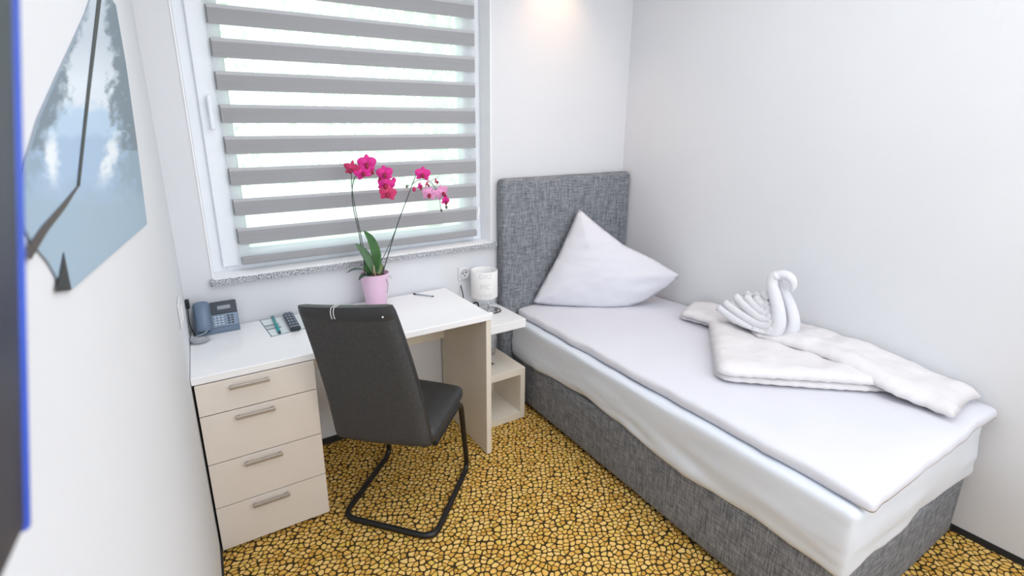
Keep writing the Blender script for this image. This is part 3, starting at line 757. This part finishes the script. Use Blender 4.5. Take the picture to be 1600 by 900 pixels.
def tp_fn(p, d):
    q = p.copy(); o = .010*fbm((p.x*3, p.y*2.2, 1.7), 1.6)
    q += Vector((d.x, d.y, 0))*(.012*fbm((p.x*2, p.y*3.1, 0), 2.4))
    if p.z > .54: q.z += .004*fbm((p.x, p.y, 0), 4) - .006*max(0, 1-(p.x-TX0)/.06)**2 - .008*max(0, 1-(p.y-TY0)/.10)**2
    return flare(q)
rbox(TX0, TX1, TY0, TY1, .5245, .574, .018, 22, 44, 2, tp_fn, tp)
tpo = tag(obj('mattress_topper', tp, m_sheet, None, smooth=True), 'thin white sheeted topper lying on top of the mattress', 'mattress topper')

# pillow standing on a corner against the headboard
pil = bmesh.new()
Ptop, Pl, Pr = at(905, 327, 1, -.14), at(836, 472, 1, -.12), at(1058, 433, 0, 2.50)
nrm = (Pl-Ptop).cross(Pr-Ptop).normalized()
if nrm.y > 0: nrm = -nrm
ex = (Pr-Pl).normalized(); ez = ex.cross(nrm); ez = ez if ez.z > 0 else -ez
def on_plane(px, py):
    d = F_ + (px-800-PX)/FPX*R_ - (py-450-PY)/FPX*U_
    return CAM + d*((Ptop-CAM).dot(nrm)/d.dot(nrm))
def to2(p): d = p-Ptop; return Vector((d.dot(ex), d.dot(ez)))
poly = [to2(on_plane(*p)) for p in ((905, 326), (935, 352), (975, 383), (1020, 404), (1063, 430), (1045, 447), (1008, 470), (980, 480), (950, 486), (915, 485), (870, 478), (832, 473), (850, 440), (872, 400), (890, 360))]
def pil3(p, h):
    q = Ptop + ex*p.x + ez*p.y + nrm*h
    q.x = min(q.x, 2.558); q.y = min(q.y, -.093)
    return q
def pil_top(p, d):
    w = .007*fbm((p.x*1.2, p.y*3, 0), 7)*min(1, d/.04)
    return .085*(1-math.exp(-d/.085)) + w
puff(pil, rounded(poly, .018, 3), pil3, pil_top, lambda p, d: .06*(1-math.exp(-d/.07)), .016)
for v in pil.verts: v.co.z = max(v.co.z, .5785)
tag(obj('pillow', pil, m_sheet, None, smooth=True), 'large white pillow standing on its corner against the grey headboard', 'pillow')

# folded duvet lying across the foot half
def duv_top(z0):
    return lambda p, h: Vector((min(p.x, 2.562), p.y, max(z0+h, .576)))
def wr(p, s, a): return a*fbm((p.x*1.0+.4*p.y, p.y*2.2, s), 5)+a*.5*fbm((p.x, p.y, s+3), 14)
dv = bmesh.new()
def P2(px, py, z): p = at(px, py, 2, z); return Vector((p.x, p.y))
low = [P2(1060, 497, .585), P2(1107, 509, .59), P2(1116, 588, .585), P2(1135, 597, .585), P2(1250, 606, .585), P2(1340, 612, .585), P2(1425, 614, .585), Vector((2.50, -1.72)), Vector((2.56, -1.5)), Vector((2.56, -.72)), Vector((2.50, -.64))]
puff(dv, rounded(low, .02), duv_top(.590), lambda p, d: .016*dome(d, .02)+wr(p, 1, .004)*min(1, d/.03), lambda p, d: .012*dome(d, .02), .02)
up_ = [P2(1062, 496, .60), P2(1107, 507, .61), P2(1117, 583, .61), P2(1140, 590, .61), P2(1260, 597, .61), P2(1360, 604, .61), P2(1420, 609, .605), Vector((2.53, -1.64)), Vector((2.562, -1.45)), Vector((2.562, -.74)), Vector((2.49, -.655))]
puff(dv, rounded(up_, .02), duv_top(.618), lambda p, d: .028*dome(d, .05)+wr(p, 2, .009)*min(1, d/.05), lambda p, d: .012*dome(d, .02), .02)
dvo = thing('duvet', 'folded white duvet lying across the lower half of the bed', 'duvet', (2.3, -1.2, .574))
obj('folded_layer', dv, m_duvet, dvo, smooth=True)
fp = bmesh.new()
flap = [P2(1180, 522, .66), P2(1270, 548, .66), P2(1330, 572, .655), P2(1395, 606, .635), P2(1440, 628, .61), P2(1490, 657, .59), P2(1512, 630, .59), Vector((2.535, -1.84)), Vector((2.562, -1.77)), Vector((2.562, -1.0)), Vector((2.45, -.95))]
def flap3(p, h):
    z = .650 - .052*max(0, min(1, (-p.y-1.45)/.3))
    return Vector((min(p.x, 2.562), p.y, max(z+h, .576)))
puff(fp, rounded(flap, .02), flap3, lambda p, d: .036*dome(d, .08)+wr(p, 5, .016)*min(1, d/.04), lambda p, d: .012*dome(d, .02), .018)
obj('turned_back_flap', fp, m_duvet, dvo, smooth=True)

# towel folded into a swan
SX, SY, SZ = 2.34, -.93, .655
swn = thing('towel_swan', 'white towel folded into a swan sitting on the folded duvet', 'towel', (SX, SY-.18, SZ))
def sw(px, x): return [at(a, c, 0, x) for a, c in px]
FOLDS = [[(1122, 480), (1150, 500), (1178, 516), (1198, 521), (1208, 512)], [(1131, 473), (1158, 493), (1183, 507), (1199, 509), (1205, 500)],
         [(1146, 463), (1167, 483), (1186, 497), (1198, 499), (1202, 490)], [(1161, 464), (1176, 479), (1189, 489), (1196, 488), (1199, 479)],
         [(1175, 465), (1185, 476), (1192, 479), (1196, 472)], [(1187, 457), (1192, 464), (1196, 469)]]
for x, dx in ((2.285, .012), (2.395, -.012)):
    b = bmesh.new()
    for k, F in enumerate(FOLDS):
        off = Vector((0, 0, 0)) if x < 2.34 else at(1200, 500, 0, 2.285)-at(1200, 500, 0, 2.395)
        pth = [p + Vector((dx*k*.55 + (2.395-2.285 if x > 2.34 else 0), 0, 0)) for p in smooth_path(sw(F, 2.285), 6)]
        tube(b, pth, lambda t: .018+.006*math.sin(PI*t), 9, flat=.8, side=(1, 0, 0))
    for v in b.verts: v.co.z = max(v.co.z, .668)
    obj('wing', b, m_towel, swn, smooth=True)
b = bmesh.new()
bp_ = [p+Vector((.055, 0, 0)) for p in sw([(1128, 484), (1150, 500), (1178, 508), (1200, 512), (1212, 514)], 2.285)]
tube(b, smooth_path(bp_), lambda t: .018+.045*math.sin(PI*min(1, t*.8+.1)), 14)
for v in b.verts: v.co.z = max(v.co.z, .668)
obj('body', b, m_towel, swn, smooth=True)
b = bmesh.new()
tube(b, smooth_path(sw([(1180, 515), (1203, 521), (1216, 508), (1216, 485), (1211, 462), (1206, 444), (1208, 433), (1215, 430)], 2.30), 7), lambda t: .036-.017*t**.8, 14, flat=.95, side=(1, 0, 0))
tube(b, smooth_path(sw([(1208, 512), (1232, 517), (1239, 505), (1236, 484), (1228, 464), (1219, 447), (1215, 436), (1218, 430)], 2.362), 7), lambda t: .034-.016*t**.8, 14, flat=.95, side=(1, 0, 0))
for v in b.verts: v.co.z = max(v.co.z, .668)
obj('neck', b, m_towel, swn, smooth=True)
b = bmesh.new()
tube(b, smooth_path(sw([(1207, 446), (1208, 436), (1217, 430), (1229, 430), (1238, 437), (1240, 447), (1237, 455)], 2.33), 7), lambda t: .024*(1-.75*t*t), 12, flat=1.2, side=(1, 0, 0))
obj('head', b, m_towel, swn, smooth=True)

# ------------------------------------------------------------------ print on the left wall
pic = thing('wall_picture', 'grey blue mountain lake picture hanging on the left wall', 'picture', (0, -1.2, 1.36))
kite = [(146, -14), (166, -14), (181, 8), (197, 100), (213, 215), (230, 350), (170, 402), (112, 453), (92, 436), (76, 408), (52, 380), (38, 350), (35, 320), (43, 250), (62, 185), (88, 125), (112, 72), (134, 22)]
v, f, bd, pl = fill_poly([Vector(p) for p in kite], 3.6)
b = bmesh.new(); colL = b.loops.layers.float_color.new('Col')
def nzz(x, y, s, o=0): return noise.fractal(Vector((x*s, y*s, o)), .9, 2.0, 4)
def mixc(a, c, t): t = max(0, min(1, t)); return tuple(i*(1-t)+j*t for i, j in zip(a, c))
def piccol(x, y):
    axis = 152-(y/290)*30 if y < 290 else 122-(y-290)*.12
    s = (x-axis); half = 20+ y*.235
    e = abs(s)/half
    top = (196, 206, 218); pale = (222, 230, 240); low = (160, 182, 200)
    c = mixc(top, pale, (y-60)/70); c = mixc(c, (182, 206, 230), (y-158-12*nzz(x, y, .05))/18)
    c = mixc(c, (166, 190, 218), (y-206-8*nzz(x, y, .06, 2))/12); c = mixc(c, low, (y-278-14*nzz(x, y, .04, 4))/40)
    tr_ = (e-.60 + .30*nzz(x*1.6, y*.8, .07, 7) + .10*math.sin(y*.05))
    if y < 235: c = mixc(c, (122, 137, 150), tr_*5*(.75+.5*nzz(x, y, .16, 9)))
    elif y < 330: c = mixc(c, (146, 168, 186), (tr_-.02)*4*max(0, 1-(y-235)/95))
    wl = abs(e-.66+.0035*(y-225)-.10*nzz(x, y, .09, 3))
    if 205 < y < 300: c = mixc(c, (232, 238, 244), 1.7*(1-wl/.17)*(1-abs(y-246)/54))
    return tuple(srgb(*c))+(1,)
vm = []
for p in v: q_ = at(p.x, p.y, 0, .0025); vm.append(b.verts.new(q_))
for t in f:
    try: fc = b.faces.new([vm[i] for i in t])
    except ValueError: continue
    for lp__ in fc.loops:
        p = v[vm.index(lp__.vert)] if False else None
idx = {vv: i for i, vv in enumerate(vm)}
for fc in b.faces:
    for l in fc.loops: l[colL] = piccol(*v[idx[l.vert]])
bo = [e for e in b.edges if len(e.link_faces) == 1]
ext = bmesh.ops.extrude_edge_only(b, edges=bo)
for g_ in ext['geom']:
    if isinstance(g_, bmesh.types.BMVert): g_.co.x = .0008
    if isinstance(g_, bmesh.types.BMFace):
        for l in g_.loops: l[colL] = (*srgb(150, 165, 180), 1)
obj('print', b, m_pic, pic)
def bar(pts, name, m, hw, x0=.0026, x1=.0034):
    b = bmesh.new(); P = [Vector(p) for p in pts]; L1, R1 = [], []
    for i, p in enumerate(P):
        d = (P[min(i+1, len(P)-1)]-P[max(0, i-1)]).normalized(); n_ = Vector((-d.y, d.x)); w = hw[i]
        L1.append(p+n_*w); R1.append(p-n_*w)
    for x in (x0, x1):
        row = [[b.verts.new(at(q.x, q.y, 0, x)) for q in S] for S in (L1, R1)]
        for i in range(len(P)-1): b.faces.new((row[0][i], row[0][i+1], row[1][i+1], row[1][i]))
    return obj(name, b, m, pic)
bar([(157, -14), (139, 140), (123, 291)], 'edge_strip', m_picblack, (3.2, 2.6, 2.2))
bar([(123, 290), (100, 322), (70, 358), (42, 402)], 'edge_strip', mat('brown_black_edge', srgb(70, 58, 56), .5), (1.2, 4, 6, 8))
b = bmesh.new(); vs = [b.verts.new(at(px, py, 0, .0034)) for px, py in ((100, 394), (112, 453), (88, 456))]; vs2 = [b.verts.new(at(px, py, 0, .0026)) for px, py in ((100, 394), (112, 453), (88, 456))]
b.faces.new(vs); b.faces.new(vs2)
for i in range(3): b.faces.new((vs[i], vs[(i+1) % 3], vs2[(i+1) % 3], vs2[i]))
obj('dark_corner', b, m_picblack, pic)

# dark framed board close to the viewer on the left wall
mir = thing('dark_wall_panel', 'dark navy panel with a painted blue halo on the left wall close to the viewer', 'panel', (0, -2.2, 1.37))
def lean(bm, x0, x1, y0, y1, z0, z1, bev):
    box(bm, x0, x1, y0, y1, z0, z1, bev, 4)
    for v in bm.verts: v.co.x += .18*max(0, v.co.z-1.375) if v.co.x > .005 else 0
    return bm
b = lean(bmesh.new(), .001, .0265, -2.26, -2.0465, 1.366, 2.1, .004); obj('board', b, m_bluedark, mir, smooth=True)
b = lean(bmesh.new(), .001, .0265, -2.0465, -2.0405, 1.362, 2.1, .0025); obj('painted_halo', b, m_blue, mir, smooth=True)  # blue colour stands in for the soft halo along the board

# ------------------------------------------------------------------ light
w = bpy.data.worlds.new('daylight'); bpy.context.scene.world = w; w.use_nodes = True
nt = w.node_tree; bg = nt.nodes['Background']
tc = N(nt, 'ShaderNodeTexCoord'); sx = N(nt, 'ShaderNodeSeparateXYZ'); nt.links.new(tc.outputs['Generated'], sx.inputs[0])
rp = ramp(nt, [(0, (.8, .86, .8)), (.5, (.92, .97, 1)), (.7, (.86, .94, 1))]); nt.links.new(sx.outputs['Z'], rp.inputs['Fac']); nt.links.new(rp.outputs[0], bg.inputs['Color'])
bg.inputs['Strength'].default_value = 3.4
def area(name, loc, size, power, col, rot=(0, 0, 0)):
    l = bpy.data.lights.new(name, 'AREA'); l.shape = 'RECTANGLE'; l.size, l.size_y = size; l.energy = power; l.color = col
    o = bpy.data.objects.new(name, l); C.objects.link(o); o.location = loc; o.rotation_euler = rot; return o
area('ceiling_fill', (1.2, -1.6, 2.58), (1.8, 1.8), 20, (.92, .96, 1))  # added unseen area lamp overhead, lifts the whole interior
area('camera_side_fill', (1.3, -3.3, 1.7), (2.2, 1.6), 32, (.93, .965, 1), (PI/2, 0, 0))  # added fill light behind the camera, brightens the fronts facing it
s = bpy.data.lights.new('ceiling_spot', 'SPOT'); s.energy = 13; s.color = (1, .60, .30); s.spot_size = 1.7; s.spot_blend = 1; s.shadow_soft_size = .04
so_ = bpy.data.objects.new('ceiling_spot', s); C.objects.link(so_); so_.location = (1.96, -.14, 2.58)
vs_ = bpy.context.scene.view_settings; vs_.view_transform = 'Standard'; vs_.look = 'None'; vs_.exposure = 0; vs_.gamma = 1

for o in bpy.data.objects:
    if '_t' in o: del o['_t']
